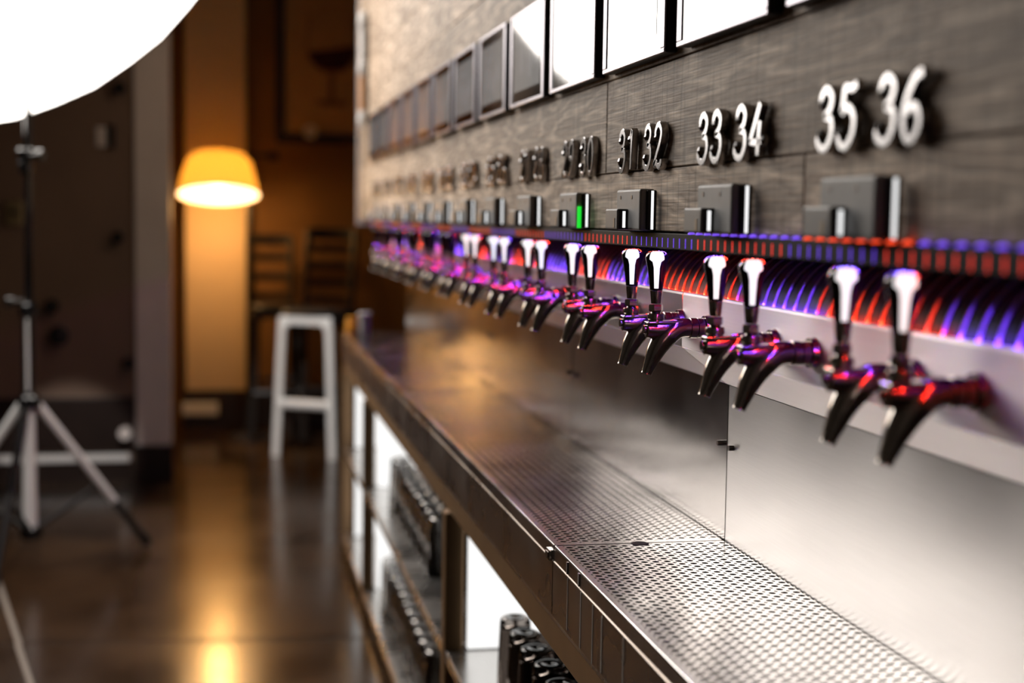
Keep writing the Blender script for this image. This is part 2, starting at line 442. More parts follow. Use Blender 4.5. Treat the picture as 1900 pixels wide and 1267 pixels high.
# brown wall with white casing on the left
lw = structure('wall_left')
MB().box(-4.5, -.545, 9.0, 9.12, .0, 4.6).build('wall_panel', 'brown_wall', lw)
cs = MB().box(-.545, -.332, 8.97, 9.14, .215, 4.6).build('trim_2', 'casing', None, bevel=.006); cs['kind'] = 'structure'
bb = MB().box(-4.5, -.555, 8.965, 8.999, .185, .515).build('baseboard_left', 'dark_base', None, bevel=.006); bb['kind'] = 'structure'
bb = MB().box(-.56, -.325, 8.95, 9.15, .0, .214).build('trim_3', 'dark_base', None, bevel=.004); bb['kind'] = 'structure'
bb = MB().box(-4.5, -.585, 8.955, 8.998, .118, .166).build('added_white_strip', 'white_paint', None, bevel=.01, seg=3); bb['kind'] = 'structure'  # white strip added over the dark gap below the baseboard
bb = MB().box(-4.5, -.565, 8.975, 8.999, .0, .116).build('trim_5', 'dark_base', None); bb['kind'] = 'structure'

# lamp room beyond
bw = structure('wall_back')
MB().box(-1.4, 2.2, 11.2, 11.3, .0, 4.6).build('wall_panel', 'warm_wall', bw)
MB().box(-.30, .150, 11.0, 11.199, .0, 4.6).build('pilaster', 'pilaster', bw, bevel=.008)
bs = MB().box(-.32, .17, 10.965, 10.999, .0, .31).build('baseboard_back', 'dark_base', None, bevel=.006); bs['kind'] = 'structure'
bs = MB().box(.172, 2.2, 11.16, 11.199, .0, .31).build('baseboard_side', 'dark_base', None, bevel=.006); bs['kind'] = 'structure'
sd = MB().box(2.2, 2.3, 7.7, 11.3, .0, 4.6).build('wall_side', 'warm_wall', None); sd['kind'] = 'structure'
sd = MB().box(-1.5, -1.4, 9.12, 11.3, .0, 4.6).build('wall_far', 'warm_wall', None); sd['kind'] = 'structure'

# the rest of the room, out of frame, that the softbox light bounces from
cl = MB().box(-4.6, 2.3, -2.6, 11.3, 5.6, 5.7).build('ceiling', 'room_paint', None); cl['kind'] = 'structure'
cl = MB().box(-4.6, -4.5, -2.6, 9.0, 0, 5.6).build('wall_window_side', 'room_paint', None); cl['kind'] = 'structure'
cl = MB().box(-4.6, 2.3, -2.7, -2.6, 0, 5.6).build('wall_behind', 'room_paint', None); cl['kind'] = 'structure'
# ================================================================== TRUNK (draft line housing), valance with LEDs
Y0, Y1 = .45, 6.98
seams = [.45, 1.22, 2.40, 3.55, 4.70, 5.86, 6.98]
tk = thing('tap_trunk', 'long brushed steel housing behind the taps with rounded coloured-lit cover', 'beer trunk', (.79, 2.4, 1.43))
prof = []
for i in range(15):
    t = PI / 2 * i / 14
    prof.append((-.119 * math.cos(t), .100 * math.sin(t)))
cov = MB(); cov.extrude_y(prof, Y0, Y1, closed=False); cov = cov.build('rounded_cover', 'cover', None, smooth=True)
cov.parent = tk; cov.location = (.922 - .79, -2.4, 1.512 - 1.43)      # origin on the axis of the curve
for a, b_ in zip(seams[:-1], seams[1:]):
    f = MB().extrude_y([(.790, 1.428), (.790, 1.5195), (.7912, 1.5232), (.7935, 1.5247), (.7958, 1.5232), (.7965, 1.5195), (.7965, 1.512), (.8035, 1.512), (.8035, 1.428)], a + .002, b_ - .002)
    f.build('front_panel', 'panel_steel' if a < 2.3 else 'panel_dark', tk, uvz=True)
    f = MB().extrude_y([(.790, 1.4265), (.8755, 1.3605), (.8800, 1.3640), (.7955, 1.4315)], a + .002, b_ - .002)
    f.build('sloped_panel', 'panel_steel' if a < 2.3 else 'panel_dark', tk, uvz=True)
MB().extrude_y([(.807, 1.43), (.94, 1.37), (.94, 1.511), (.807, 1.511)], Y0, Y1).build('core', 'void', tk)

vl = thing('led_valance', 'black metal valance under the planks with red and violet glowing led reflections', 'led strip', (.70, 2.4, 1.60))
MB().box(.6925, .6985, Y0, 7.0, 1.604, 1.629).build('face_plate', 'valance', vl, bevel=.001)
MB().box(.699, .942, Y0, 7.0, 1.622, 1.629).build('roof_plate', 'void', vl)
MB().box(.7495, .7505, Y0, 7.0, 1.608, 1.622).build('added_light_fin', 'void', vl)  # unseen fin added to keep chip light off the cover
def seg_red(y):
    b = [1.43, 1.71, 2.055, 2.41]
    if y < b[0]: return True
    if y < b[1]: return False
    if y < b[2]: return True
    if y < b[3]: return False
    return int((y - b[3]) / .335) % 2 == 0
y = 1.06; protos = {}
k = 0
while y < 6.95:
    red = seg_red(y)
    key = ('bar', red)
    if key not in protos:
        protos[key] = MB().box(.6920, .6927, y - .0014, y + .0014, 1.6065, 1.6215).build('led_reflection_bar', 'glint_red' if red else 'glint_blue', vl); protos[key]['_y'] = y  # led reflections in the face plate, put in as glowing bars
    else:
        o = part_copy(protos[key], vl); o.location = (0, y - protos[key]['_y'], 0)
    key = ('chip', red)
    if key not in protos:
        protos[key] = MB().box(.743, .747, y - .002, y + .002, 1.6185, 1.6215).build('led_chip', 'chip_red' if key[1] else 'chip_blue', vl); protos[key]['_y'] = y
    else:
        o = part_copy(protos[key], vl); o.location = (0, y - protos[key]['_y'], 0)
    y += .0296; k += 1
# ribs added to shape the led reflection streaks, one trough led per rib
def base_red(y):
    b = [1.455, 1.81, 2.16, 2.56]
    if y < b[0]: return False
    if y < b[1]: return True
    if y < b[2]: return False
    if y < b[3]: return True
    return int((y - b[3]) / .36) % 2 == 1
rp = []
for i in range(11):
    t = PI / 2 * i / 10
    rp.append((.922 - .1195 * math.cos(t), 0, 1.512 + .1005 * math.sin(t)))
y = 1.135; added_streak_rib = None
while y < 6.95:
    red = base_red(y)
    if added_streak_rib is None:
        added_streak_rib = MB().sweep([(q[0], y, q[2]) for q in rp], .0030, 8).build('added_streak_rib', 'added_streak_rib', tk, smooth=True); added_streak_rib['_y'] = y
    else:
        o = part_copy(added_streak_rib, tk); o.location = (0, y - added_streak_rib['_y'], 0)
    key = ('base', red)
    if key not in protos:
        protos[key] = MB().box(.7972, .8002, y - .0028, y + .0028, 1.5165, 1.5180).build('trough_led', 'trough_red' if red else 'trough_blue', tk); protos[key]['_y'] = y
    else:
        o = part_copy(protos[key], tk); o.location = (0, y - protos[key]['_y'], 0)
    y += .0395
# small led domes on the upper edge
for i in range(26):
    yy = 1.15 + i * .037
    red = 1.36 < yy < 1.66
    key = ('dome', red)
    if key not in protos:
        protos[key] = MB().lathe((.6945, yy, 1.6285), [(.006, 0), (.0052, .002), (.003, .0036), (.0006, .0042)], 10).build('led_dome', 'dot_red' if red else 'dot_blue', vl, smooth=True); protos[key]['_y'] = yy
    else:
        o = part_copy(protos[key], vl); o.location = (0, yy - protos[key]['_y'], 0)

# ================================================================== DRIP TRAY UNITS
XF, XB, ZT = .561, .875, 1.08
places = ['nearest drip tray unit with bright perforated tray and pale backsplash', 'second drip tray unit from the camera, beyond the first seam',
          'third drip tray unit from the camera, blurred perforations', 'fourth drip tray unit reflecting the orange lamp',
          'farthest steel counter unit at the end of the tap wall']
us = [(1.2, 2.384), (2.384, 3.545), (3.545, 4.705), (4.705, 5.865), (5.865, 6.99)]
P_ = .0199
def grate(y0, y1):
    b = MB(); nx = 15; x0 = XF + .014; ny = int((y1 - y0 - .012) / P_)
    r = P_ * .295; n = 12; h = P_ / 2
    ys0 = y1 - .008 - ny * P_
    sq = []
    for j in range(n):
        th = 2 * PI * j / n; c, s_ = math.cos(th), math.sin(th); m_ = max(abs(c), abs(s_))
        sq.append((c / m_ * h, s_ / m_ * h, c * r, s_ * r))
    for ix in range(nx):
        for iy in range(ny):
            cx = x0 + (ix + .5) * P_; cy = ys0 + (iy + .5) * P_; base = len(b.v)
            for q in sq: b.v.append((cx + q[0], cy + q[1], ZT))
            for q in sq: b.v.append((cx + q[2], cy + q[3], ZT))
            for q in sq: b.v.append((cx + q[2], cy + q[3], ZT - .0010))
            for j in range(n):
                j2 = (j + 1) % n
                b.f.append((base + j, base + j2, base + n + j2, base + n + j))
                b.f.append((base + n + j, base + n + j2, base + 2 * n + j2, base + 2 * n + j))
    xe = x0 + nx * P_
    for (xa, xb, ya_, yb) in ((XF + .004, x0, y0 + .003, y1 - .003), (xe, XB - .0042, y0 + .003, y1 - .003), (x0, xe, y0 + .003, ys0), (x0, xe, ys0 + ny * P_, y1 - .003)):
        b.quad((xa, ya_, ZT), (xb, ya_, ZT), (xb, yb, ZT), (xa, yb, ZT))
    return b
for i, (a, b_) in enumerate(us):
    t = thing('drip_tray_unit', places[i] if True else '', 'drip tray', (XF, a, .954), 'drip tray units along the tap wall')
    a2, b2 = a + .0022, b_ - .0022
    gr = grate(a, b_).build('perforated_grate', 'tray_steel', t)
    MB().extrude_y([(XF, 1.078), (XF + .0015, 1.0815), (XF + .0055, 1.0815), (XF + .0055, 1.054), (XF, 1.054)], a2, b2).build('tray_rim', 'tray_steel', t, bevel=.0012)
    MB().extrude_y([(XF - .0015, 1.0515), (XF - .0005, 1.054), (XF + .005, 1.054), (XF + .005, .956), (XF - .0015, .956)], a2, b2).build('apron', 'apron_steel', t, bevel=.0012)
    MB().box(XF + .008, XB - .004, a2, b2, 1.030, 1.035).build('drain_pan', 'void', t)
    MB().extrude_y([(XB, 1.076), (XB, 1.3595), (XB + .004, 1.3595), (XB + .004, 1.076)], a2, b2).build('backsplash', 'splash_steel' if i == 0 else 'splash_polished', t, uvz=True)
    for dy in (.028, -.03):
        yy = (a if dy > 0 else b_) + dy
        MB().cyl((XB - .009, yy, 1.252), (XB, yy, 1.252), .005, n=10).build('screw', 'dark_steel', t, smooth=True, autosmooth=.6)
    if i == 1:
        l = MB().box(XF - .006, XF + .002, a + .012, a + .040, 1.050, 1.069).build('latch', 'chrome', t, bevel=.0015)
        MB().box(XF - .0075, XF - .006, a + .016, a + .036, 1.054, 1.065).build('latch_tongue', 'dark_steel', l, bevel=.0005)
    if i == 0:
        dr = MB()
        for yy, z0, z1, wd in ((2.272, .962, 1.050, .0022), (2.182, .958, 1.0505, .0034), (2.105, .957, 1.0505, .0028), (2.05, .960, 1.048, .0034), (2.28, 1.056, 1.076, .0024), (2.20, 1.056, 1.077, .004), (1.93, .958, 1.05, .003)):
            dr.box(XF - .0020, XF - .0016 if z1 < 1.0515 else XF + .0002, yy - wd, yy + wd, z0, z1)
        dr.build('reflection_streaks', 'reflection_streak', t)
        MB().lathe((.716, b_ - .004, ZT + .0002), [(.0005, .0010), (.014, .0008), (.0165, 0)], 24, cap=False).build('finger_notch', 'void', t)

# ================================================================== UNDER-COUNTER FRAME
cf = thing('counter_frame', 'brown steel counter frame with open shelves and added glowing white panels', 'counter', (.58, 3.6, 0))
MB().box(XF + .004, .60, .6, 7.0, .890, .954).build('front_beam', 'brown_steel', cf, bevel=.002)
MB().box(XF + .002, .562 + .004, .6, 7.0, .946, .954).build('beam_bead', 'steel', cf)
MB().box(.60, .94, .6, 7.0, .925, .950).build('underside', 'void', cf)
for yy in (1.2, 3.60, 5.84, 6.94):
    MB().box(.553, .603, yy - .026, yy + .026, .0, .890).build('post', 'brown_steel', cf, bevel=.004)
    MB().box(.89, .94, yy - .026, yy + .026, .0, .890).build('post', 'brown_steel', cf, bevel=.004)
for yy0, yy1 in ((1.228, 3.572), (3.628, 5.812), (5.868, 6.912)):
    MB().extrude_y([(.556, .498), (.556, .528), (.94, .528), (.94, .515), (.572, .515), (.572, .498)], yy0, yy1).build('shelf', 'steel', cf, bevel=.0015)
    MB().extrude_y([(.556, .062), (.556, .095), (.94, .095), (.94, .082), (.572, .082), (.572, .062)], yy0, yy1).build('shelf', 'steel', cf, bevel=.0015)
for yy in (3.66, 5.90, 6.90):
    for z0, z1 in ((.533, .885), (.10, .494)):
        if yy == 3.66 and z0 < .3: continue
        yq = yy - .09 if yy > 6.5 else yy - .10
        MB().box(.612, .886, yq, yq + .010, z0, z1).build('added_glow_panel', 'panel_glow', cf, bevel=.001)  # glowing white panels added where the bays have dark gaps

# ------------------------------------------------------------------ pint glasses
def make_glass(label, loc, group):
    t = thing('pint_glass', label, 'glass', loc, group)
    x, y_, z = loc
    # stands upside down: mouth on the shelf, thick base up
    pr = [(.0425, 0), (.0432, .002), (.0365, .180), (.0360, .188), (.0345, .195), (.031, .1995), (.025, .201), (.004, .2005)]
    inn = [(.004, .180), (.031, .179), (.0335, .168), (.0400, .002), (.0418, .0)]
    b = MB().lathe(loc, pr + inn, 20, cap=False); n = 20
    k_ = len(pr + inn)
    for j in range(n):
        b.f.append(((k_ - 1) * n + j, (k_ - 1) * n + (j + 1) % n, (j + 1) % n, j))
    o = b.build('glass_body', 'glass', t, smooth=True)
    return t
gl = None
def place_glasses(y0, dy, n, xs_, z, where, group, start=0):
    global gl
    for r, x in enumerate(xs_):
        for i in range(n):
            yy = y0 + i * dy + random.uniform(-.006, .006)
            ordn = ['nearest', 'second', 'third', 'fourth', 'fifth', 'sixth', 'seventh', 'eighth', 'ninth', 'tenth', 'eleventh', 'twelfth'][i]
            lab = 'upturned glass, %s from camera in %s row %s' % (ordn, ['front', 'rear'][r], where)
            xx = x + random.uniform(-.004, .004)
            if gl is None: gl = make_glass(lab, (xx, yy, z), group); g_ = gl
            else:
                g_ = dup(gl, (xx, yy, z), lab); g_['group'] = group
                if 'near' not in group:
                    for ch in g_.children:
                        ch.material_slots[0].link = 'OBJECT'; ch.material_slots[0].material = M['clear_glass']
place_glasses(2.22, .118, 9, (.655, .755), .529, 'on the near upper shelf', 'pint glasses on the near upper shelf')
place_glasses(4.36, .128, 9, (.655, .755), .529, 'on the upper shelf past the brown post', 'pint glasses on the far upper shelf')
place_glasses(4.38, .118, 11, (.645,), .096, 'on the bottom shelf past the brown post', 'pint glasses on the bottom shelf')

# ================================================================== BEER TAPS
PITCH = .4372
def pair_y(k): return (1.53 + PITCH * k, 1.385 + PITCH * k)
TX = .698
def make_tap(y_, label):
    t = thing('beer_tap', label, 'beer tap', (TX, y_, 1.395), 'beer taps along the wall')
    c = (TX, y_, 0)
    hp = [(.0100, 1.534), (.0108, 1.536), (.0125, 1.550), (.0158, 1.572), (.0182, 1.583), (.0190, 1.588), (.0184, 1.592), (.0160, 1.596), (.0105, 1.5985), (.0020, 1.5992)]
    h = MB().lathe(c, hp, 24).build('handle', 'black_gloss', t, smooth=True)
    # added white glow on the black handle's camera-facing flank, widening at the cap
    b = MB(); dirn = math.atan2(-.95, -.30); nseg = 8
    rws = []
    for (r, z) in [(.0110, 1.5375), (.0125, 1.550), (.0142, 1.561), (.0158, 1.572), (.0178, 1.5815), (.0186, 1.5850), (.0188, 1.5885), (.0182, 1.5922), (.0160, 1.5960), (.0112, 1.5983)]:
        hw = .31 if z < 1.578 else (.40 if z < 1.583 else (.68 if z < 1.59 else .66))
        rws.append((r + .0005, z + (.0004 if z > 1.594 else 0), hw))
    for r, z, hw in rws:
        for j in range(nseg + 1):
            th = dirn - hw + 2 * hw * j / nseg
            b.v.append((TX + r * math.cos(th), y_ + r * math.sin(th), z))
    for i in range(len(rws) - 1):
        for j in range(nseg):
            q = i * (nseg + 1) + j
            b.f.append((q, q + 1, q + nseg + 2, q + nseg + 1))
    o = b.build('added_glow', 'white_glow', h, smooth=True); o['label'] = 'added white glow on the handle'
    MB().lathe(c, [(.0080, 1.512), (.0084, 1.514), (.0102, 1.5325), (.0102, 1.5335)], 20).build('ferrule', 'chrome', t, smooth=True, autosmooth=.7)
    MB().lathe(c, [(.0070, 1.511), (.0118, 1.5105), (.0122, 1.508), (.0122, 1.501), (.0116, 1.4995), (.007, 1.4985)], 6).build('hex_nut', 'chrome', t)
    MB().lathe(c, [(.0075, 1.4985), (.0085, 1.4965), (.0135, 1.4955), (.0142, 1.4935), (.0142, 1.487), (.0125, 1.4855), (.0128, 1.484), (.0128, 1.480)], 22).build('bonnet', 'chrome', t, smooth=True, autosmooth=.6)
    # body: one casting that sweeps from the collar into the spout
    pts = [(.760, y_, 1.4715), (.746, y_, 1.4720), (.732, y_, 1.4690), (.719, y_, 1.4600), (.7075, y_, 1.4470), (.6990, y_, 1.4320), (.6925, y_, 1.4165), (.6870, y_, 1.4030), (.6840, y_, 1.3950)]
    rr = [.0150, .0160, .0178, .0190, .0178, .0152, .0120, .0096, .0088]
    MB().sweep(catmull(pts, 4), [rr[min(i // 4, 7)] + (rr[min(i // 4, 7) + 1] - rr[min(i // 4, 7)]) * (i % 4) / 4 for i in range(33)], 18).build('spout', 'chrome', t, smooth=True, autosmooth=.8)
    # upright valve chamber with flat top plate
    b = MB().sweep([(.6815, y_, 1.4690), (.6830, y_, 1.4690), (.700, y_, 1.4680), (.722, y_, 1.4690), (.742, y_, 1.4700)], [.0120, .0138, .0148, .0150, .0150], 18)
    b.build('valve_body', 'chrome', t, smooth=True, autosmooth=.7)
    b = MB().extrude_y([(.6820, 1.4785), (.6820, 1.4825), (.742, 1.4850), (.742, 1.4800)], y_ - .0125, y_ + .0125); b.build('top_plate', 'chrome', t, bevel=.0015)
    MB().cyl((.6775, y_, 1.4690), (.6825, y_, 1.4690), .0072, n=14).build('vent_screw', 'chrome', t, smooth=True, autosmooth=.6)
    MB().sweep([(.756, y_, 1.4715), (.757, y_, 1.4715), (.768, y_, 1.4715), (.769, y_, 1.4715)], [.0155, .0172, .0172, .0155], 20).build('collar', 'chrome', t, smooth=True, autosmooth=.6)
    MB().sweep([(.769, y_, 1.4715), (.770, y_, 1.4715), (.7805, y_, 1.4715), (.7815, y_, 1.4715)], [.0150, .0168, .0168, .0150], 20).build('shank_nut', 'chrome', t, smooth=True, autosmooth=.6)
    MB().cyl((.7815, y_, 1.4715), (.7895, y_, 1.4715), .0205, .0225, 20).build('flange', 'chrome', t, smooth=True, autosmooth=.6)
    return t
NP = 13
tap0 = None
for k in range(NP):
    for j, yy in enumerate(pair_y(k)):
        num = 35 - 2 * k + j
        lab = 'chrome beer tap with black handle and added white glow below the number ' + word(num)
        if tap0 is None: tap0 = make_tap(yy, lab)
        else:
            if k > 6: lab = 'chrome beer tap with plain black handle below the number ' + word(num)
            r_ = dup(tap0, (TX, yy, 1.395), lab)
            if k > 6:
                for ch in r_.children:
                    for g_ in list(ch.children): bpy.data.objects.remove(g_)

# ================================================================== NUMBERS
def ell(cx, cy, rx, ry, a0, a1, n):
    return [(cx + rx * math.cos(a0 + (a1 - a0) * i / (n - 1)), cy + ry * math.sin(a0 + (a1 - a0) * i / (n - 1))) for i in range(n)]
D = {
    '0': [('c', ell(.30, .5, .26, .48, 0, 2 * PI * 17 / 18, 18))],
    '1': [('o', [(.08, .74), (.20, .82), (.34, .98)]), ('o', [(.34, .98), (.33, .5), (.33, .02)]), ('b', (.10, .76))],
    '2': [('o', [(.10, .72), (.10, .86), (.30, .99), (.54, .84), (.50, .62), (.28, .34), (.06, .05)]), ('o', [(.06, .05), (.22, .12), (.42, .02), (.60, .10), (.60, .18)]), ('b', (.11, .70))],
    '3': [('o', [(.10, .76), (.12, .90), (.30, .99), (.52, .86), (.48, .66), (.28, .54)]), ('o', [(.28, .54), (.54, .48), (.60, .26), (.46, .05), (.24, .01), (.05, .12), (.06, .24)]), ('b', (.09, .25)), ('b', (.12, .75))],
    '4': [('o', [(.46, .99), (.24, .62), (.03, .30)]), ('o', [(.03, .30), (.34, .27), (.66, .30)]), ('o', [(.50, .66), (.47, .3), (.46, .02)]), ('b', (.66, .30))],
    '5': [('o', [(.62, .99), (.46, .93), (.20, .95), (.16, .74), (.12, .56)]), ('o', [(.12, .56), (.34, .64), (.58, .48), (.58, .22), (.40, .03), (.18, .02), (.05, .14), (.06, .24)]), ('b', (.09, .25))],
    '6': [('o', [(.58, .97), (.36, .90), (.14, .62), (.06, .32), (.20, .04), (.42, .02), (.58, .22), (.50, .44), (.32, .50), (.14, .40)])],
    '7': [('o', [(.05, .86), (.14, .95), (.34, .93), (.62, .96)]), ('o', [(.62, .96), (.40, .56), (.26, .02)]), ('b', (.06, .85))],
    '8': [('c', ell(.31, .76, .20, .21, 0, 2 * PI * 15 / 16, 16)), ('c', ell(.30, .28, .26, .26, 0, 2 * PI * 15 / 16, 16))],
    '9': [('o', [(.04, .05), (.26, .08), (.46, .34), (.55, .68), (.42, .95), (.22, .98), (.05, .78), (.12, .56), (.30, .50), (.50, .62)])],
}
NH = .070
def digit(ch, yc, z0, parent):
    b = MB()
    def P3(q, x=0.0):
        uu = (q[0] - .31) * NH * .98 + (q[1] - .5) * NH * .10
        return (.6905 + x, yc - uu, z0 + q[1] * NH)
    for kind, pts in D[ch]:
        if kind == 'b':
            b.lathe((0, 0, 0), [(.001, -.0078), (.0058, -.0055), (.0082, 0), (.0058, .0055), (.001, .0078)], 10)
            c = P3(pts)
            for i in range(len(b.v) - 50, len(b.v)):
                b.v[i] = (b.v[i][0] * .85 + c[0], b.v[i][1] + c[1], b.v[i][2] + c[2])
        else:
            pp = [P3(q) for q in pts]
            pp = pp if kind == 'c' else catmull(pp, 5)
            b.ribbon(pp, .0054, .6860, .6970, closed=(kind == 'c'))
    return b.build('digit', 'gunmetal', parent, smooth=True, autosmooth=.5)
for k in range(NP):
    for j, yy in enumerate((1.544 + PITCH * k, 1.388 + PITCH * k)):
        num = 35 - 2 * k + j
        t = thing('number_sign', 'glossy black numeral ' + word(num) + ' standing off the plank wall', 'number', (.69, yy, 1.735), 'tap numbers on the plank wall')
        s_ = '%02d' % num
        digit(s_[0], yy + .0290, 1.735, t); digit(s_[1], yy - .0290, 1.735, t)

# ================================================================== READER BOXES
def make_box(yc, label, lit='white_glow'):  # lit takes the added glow material, the box holds no lamp
    t = thing('reader_box', label, 'reader', (.70, yc, 1.63), 'grey reader boxes under the numbers')
    a, b_ = yc - .072, yc + .072
    MB().box(.672, .6985, a, b_, 1.6315, 1.701).build('housing', 'box_grey_light', t, bevel=.004, seg=3)
    MB().box(.683, .6995, a - .005, a + .010, 1.633, 1.699).build('side_shell', 'black', t, bevel=.002)
    MB().box(.690, .6945, a - .0058, a - .0052, 1.634, 1.698).build('side_glow', lit, t)  # glow added on the dark box edge, no light fitted there
    c = MB().box(.653, .674, yc - .002, b_ + .003, 1.6325, 1.668).build('card_slot', 'box_grey', t, bevel=.003, seg=3)
    MB().box(.6565, .6735, yc - .0028, yc - .0018, 1.634, 1.6665).build('slot_side', 'black', c)
    MB().box(.6625, .6675, yc - .0034, yc - .0027, 1.636, 1.664).build('slot_glow', lit, c)  # same added glow on the dark side of the slot
    MB().box(.6522, .6531, yc + .012, yc + .022, 1.636, 1.652).build('sticker', 'tan_label', c)
    for dy, dz in ((.045, .0135), (-.025, .0135)):
        MB().cyl((.6712, yc + dy, 1.701 - dz), (.6722, yc + dy, 1.701 - dz), .0035, n=10).build('screw', 'dark_steel', t)
    return t
bx0 = None
for k in range(NP):
    yc = 1.477 + PITCH * k
    lab = 'grey plastic reader box with a card slot under numbers %s and %s' % (word(35 - 2 * k), word(36 - 2 * k))
    if k == 3:
        t = make_box(yc, lab.replace('grey plastic', 'green-lit grey'), 'white_glow')
        MB().box(.674, .681, yc - .0775, yc - .0735, 1.632, 1.674).build('green_light', 'lit_green', t)
    elif bx0 is None: bx0 = make_box(yc, lab)
    else: dup(bx0, (.70, yc, 1.63), lab)

# ================================================================== TABLETS
def make_tablet(yc, label):
    t = thing('wall_tablet', label, 'tablet', (.70, yc, 1.914), 'tablets in a row on the plank wall')
    h = .187; z0, z1 = 1.913, 2.130
    MB().box(.681, .699, yc - h, yc + h, z0, z1).build('case', 'black', t, bevel=.003)
    f = MB()
    bw_ = .010
    for (a, b_, c, d) in ((yc - h, yc + h, z0, z0 + bw_ * .8), (yc - h, yc + h, z1 - bw_ * .8, z1), (yc - h, yc - h + bw_ * 2.3, z0 + bw_ * .8, z1 - bw_ * .8), (yc + h - bw_ * 2.3, yc + h, z0 + bw_ * .8, z1 - bw_ * .8)):
        f.box(.6765, .6805, a, b_, c, d)
    f.build('bezel', 'bezel', t, bevel=.0015)
    g_ = MB().box(.6785, .6820, yc - h + .023, yc + h - .023, z0 + .008, z1 - .008).build('front_glass', 'glass_black', t)
    s_ = MB().quad((.6780, yc - h + .048, z0 + .034), (.6780, yc - h + .048, z1 - .032), (.6780, yc + h - .040, z1 - .032), (.6780, yc + h - .040, z0 + .034))
    s_.v = [(x, y_, z) for x, y_, z in s_.v]
    MB().box(.6778, .6784, yc - h + .048, yc + h - .040, z0 + .034, z1 - .032).build('screen', SCREEN, g_)
    a = MB()
    for (dy, z, wd, ht) in ((.06, .100, .05, .055), (-.02, .085, .045, .05), (-.08, .105, .05, .045), (.03, .148, .12, .012)):
        a.box(.6775, .6779, yc + dy - wd / 2, yc + dy + wd / 2, z0 + z - ht / 2, z0 + z + ht / 2)
    a.build('menu_tile', SCREEN_ART, g_)
    return t
def screen_mat(name, c):
    m, nt, b = node_mat(name)
    nz = nt.nodes.new('ShaderNodeTexNoise'); nz.inputs['Scale'].default_value = 14
    rp = nt.nodes.new('ShaderNodeValToRGB')
    rp.color_ramp.elements[0].color = (*[x * .85 for x in c], 1); rp.color_ramp.elements[1].color = (*[x * 1.1 for x in c], 1)
    nt.links.new(nz.outputs['Fac'], rp.inputs[0]); nt.links.new(rp.outputs[0], b.inputs['Emission Color'])
    b.inputs['Emission Strength'].default_value = 1.0
    b.inputs['Base Color'].default_value = (.01, .01, .01, 1)
    b.inputs['Roughness'].default_value = .05
    b.inputs['Coat Weight'].default_value = 1.0; b.inputs['Coat Roughness'].default_value = .03
    return m
SCREEN = screen_mat('tablet_screen_grey', (.30, .285, .27)); SCREEN_ART = screen_mat('tablet_tile_grey', (.34, .32, .31))
tb0 = None
for k in range(-1, NP):
    yc = 1.93 + .0 + (k - 1) * PITCH + .0
    if k < 0: lab = 'wall tablet nearest the camera, only its lower corner in view'
    else: lab = 'framed wall tablet above numbers %s and %s' % (word(35 - 2 * k), word(36 - 2 * k))
    if tb0 is None: tb0 = make_tablet(yc, lab)
    else: dup(tb0, (.70, yc, 1.914), lab)

# ================================================================== SOFTBOX AND STAND
sb = thing('softbox', 'huge glowing white studio softbox at upper left', 'softbox', (-1.16, 6.77, 3.63))
cen = Vector((-1.16, 6.77, 3.63)); nrm = Vector((.70, -1, -.40)).normalized()
ax = Vector((0, 0, 1)).cross(nrm).normalized(); ay = nrm.cross(ax)
def ring(rad, depth, n=48, sc_=.004):
    out = []
    for i in range(n):
        th = 2 * PI * i / n + .05
        r = rad * (1 - (sc_ if i % 2 else 0))
        out.append(cen + ax * (r * math.cos(th)) + ay * (r * math.sin(th)) + nrm * depth)
    return out
b = MB(); r0 = ring(1.687, 0); r1 = ring(.9, .06); n = 48
b.v = [tuple(p) for p in r0] + [tuple(p) for p in r1] + [tuple(cen + nrm * .08)]
for i in range(n):
    b.f.append((i, (i + 1) % n, n + (i + 1) % n, n + i)); b.f.append((n + i, n + (i + 1) % n, 2 * n))
b.build('diffuser', 'softbox', sb, smooth=True)
b = MB(); rr = [ring(1.687, -.004), ring(1.4, -.42), ring(.75, -.80), ring(.08, -.95)]
for q in rr: b.v += [tuple(p) for p in q]
for lv in range(3):
    for i in range(n): b.f.append((lv * n + i, (lv + 1) * n + i, (lv + 1) * n + (i + 1) % n, lv * n + (i + 1) % n))
b.f.append(tuple(3 * n + i for i in range(n)))
b.build('shell', 'black', sb, smooth=True)
b = MB().sweep(ring(1.69, 0), .006, 8, up=tuple(nrm), closed=True); b.build('rim', 'black', sb, smooth=True)

st = thing('light_stand', 'black tripod light stand with white lower sections at left', 'light stand', (-.89, 6.8, 0))
MB().cyl((-.885, 6.8, 1.20), (-.872, 6.8, 2.62), .019, .014).build('upper_pole', 'black_gloss', st, smooth=True, autosmooth=.6)
MB().cyl((-.893, 6.8, .80), (-.885, 6.8, 1.22), .027).build('lower_pole', 'black_gloss', st, smooth=True, autosmooth=.6)
MB().box(-.895, -.883, 6.768, 6.775, .82, 1.16).build('pole_stripe', 'white_paint', st, bevel=.004)
MB().cyl((-.892, 6.8, .155), (-.890, 6.8, .74), .034, .026).build('centre_column', 'white_paint', st, smooth=True, autosmooth=.6)
for z, r in ((1.90, .036), (1.845, .03), (1.20, .04), (.775, .052), (.165, .05)):
    MB().lathe((-.888, 6.8, z), [(r * .8, -.03), (r, -.022), (r, .022), (r * .8, .03)], 16).build('collar', 'black_gloss', st, smooth=True, autosmooth=.6)
for z, dx in ((1.90, .055), (1.235, -.06)):
    k_ = MB().cyl((-.888, 6.79, z), (-.888 + dx, 6.76, z), .012).build('clamp_screw', 'black_gloss', st, smooth=True, autosmooth=.6)
    MB().cyl((-.888 + dx, 6.76, z), (-.888 + dx * 1.5, 6.745, z), .024).build('knob', 'black_gloss', k_, smooth=True, autosmooth=.6)
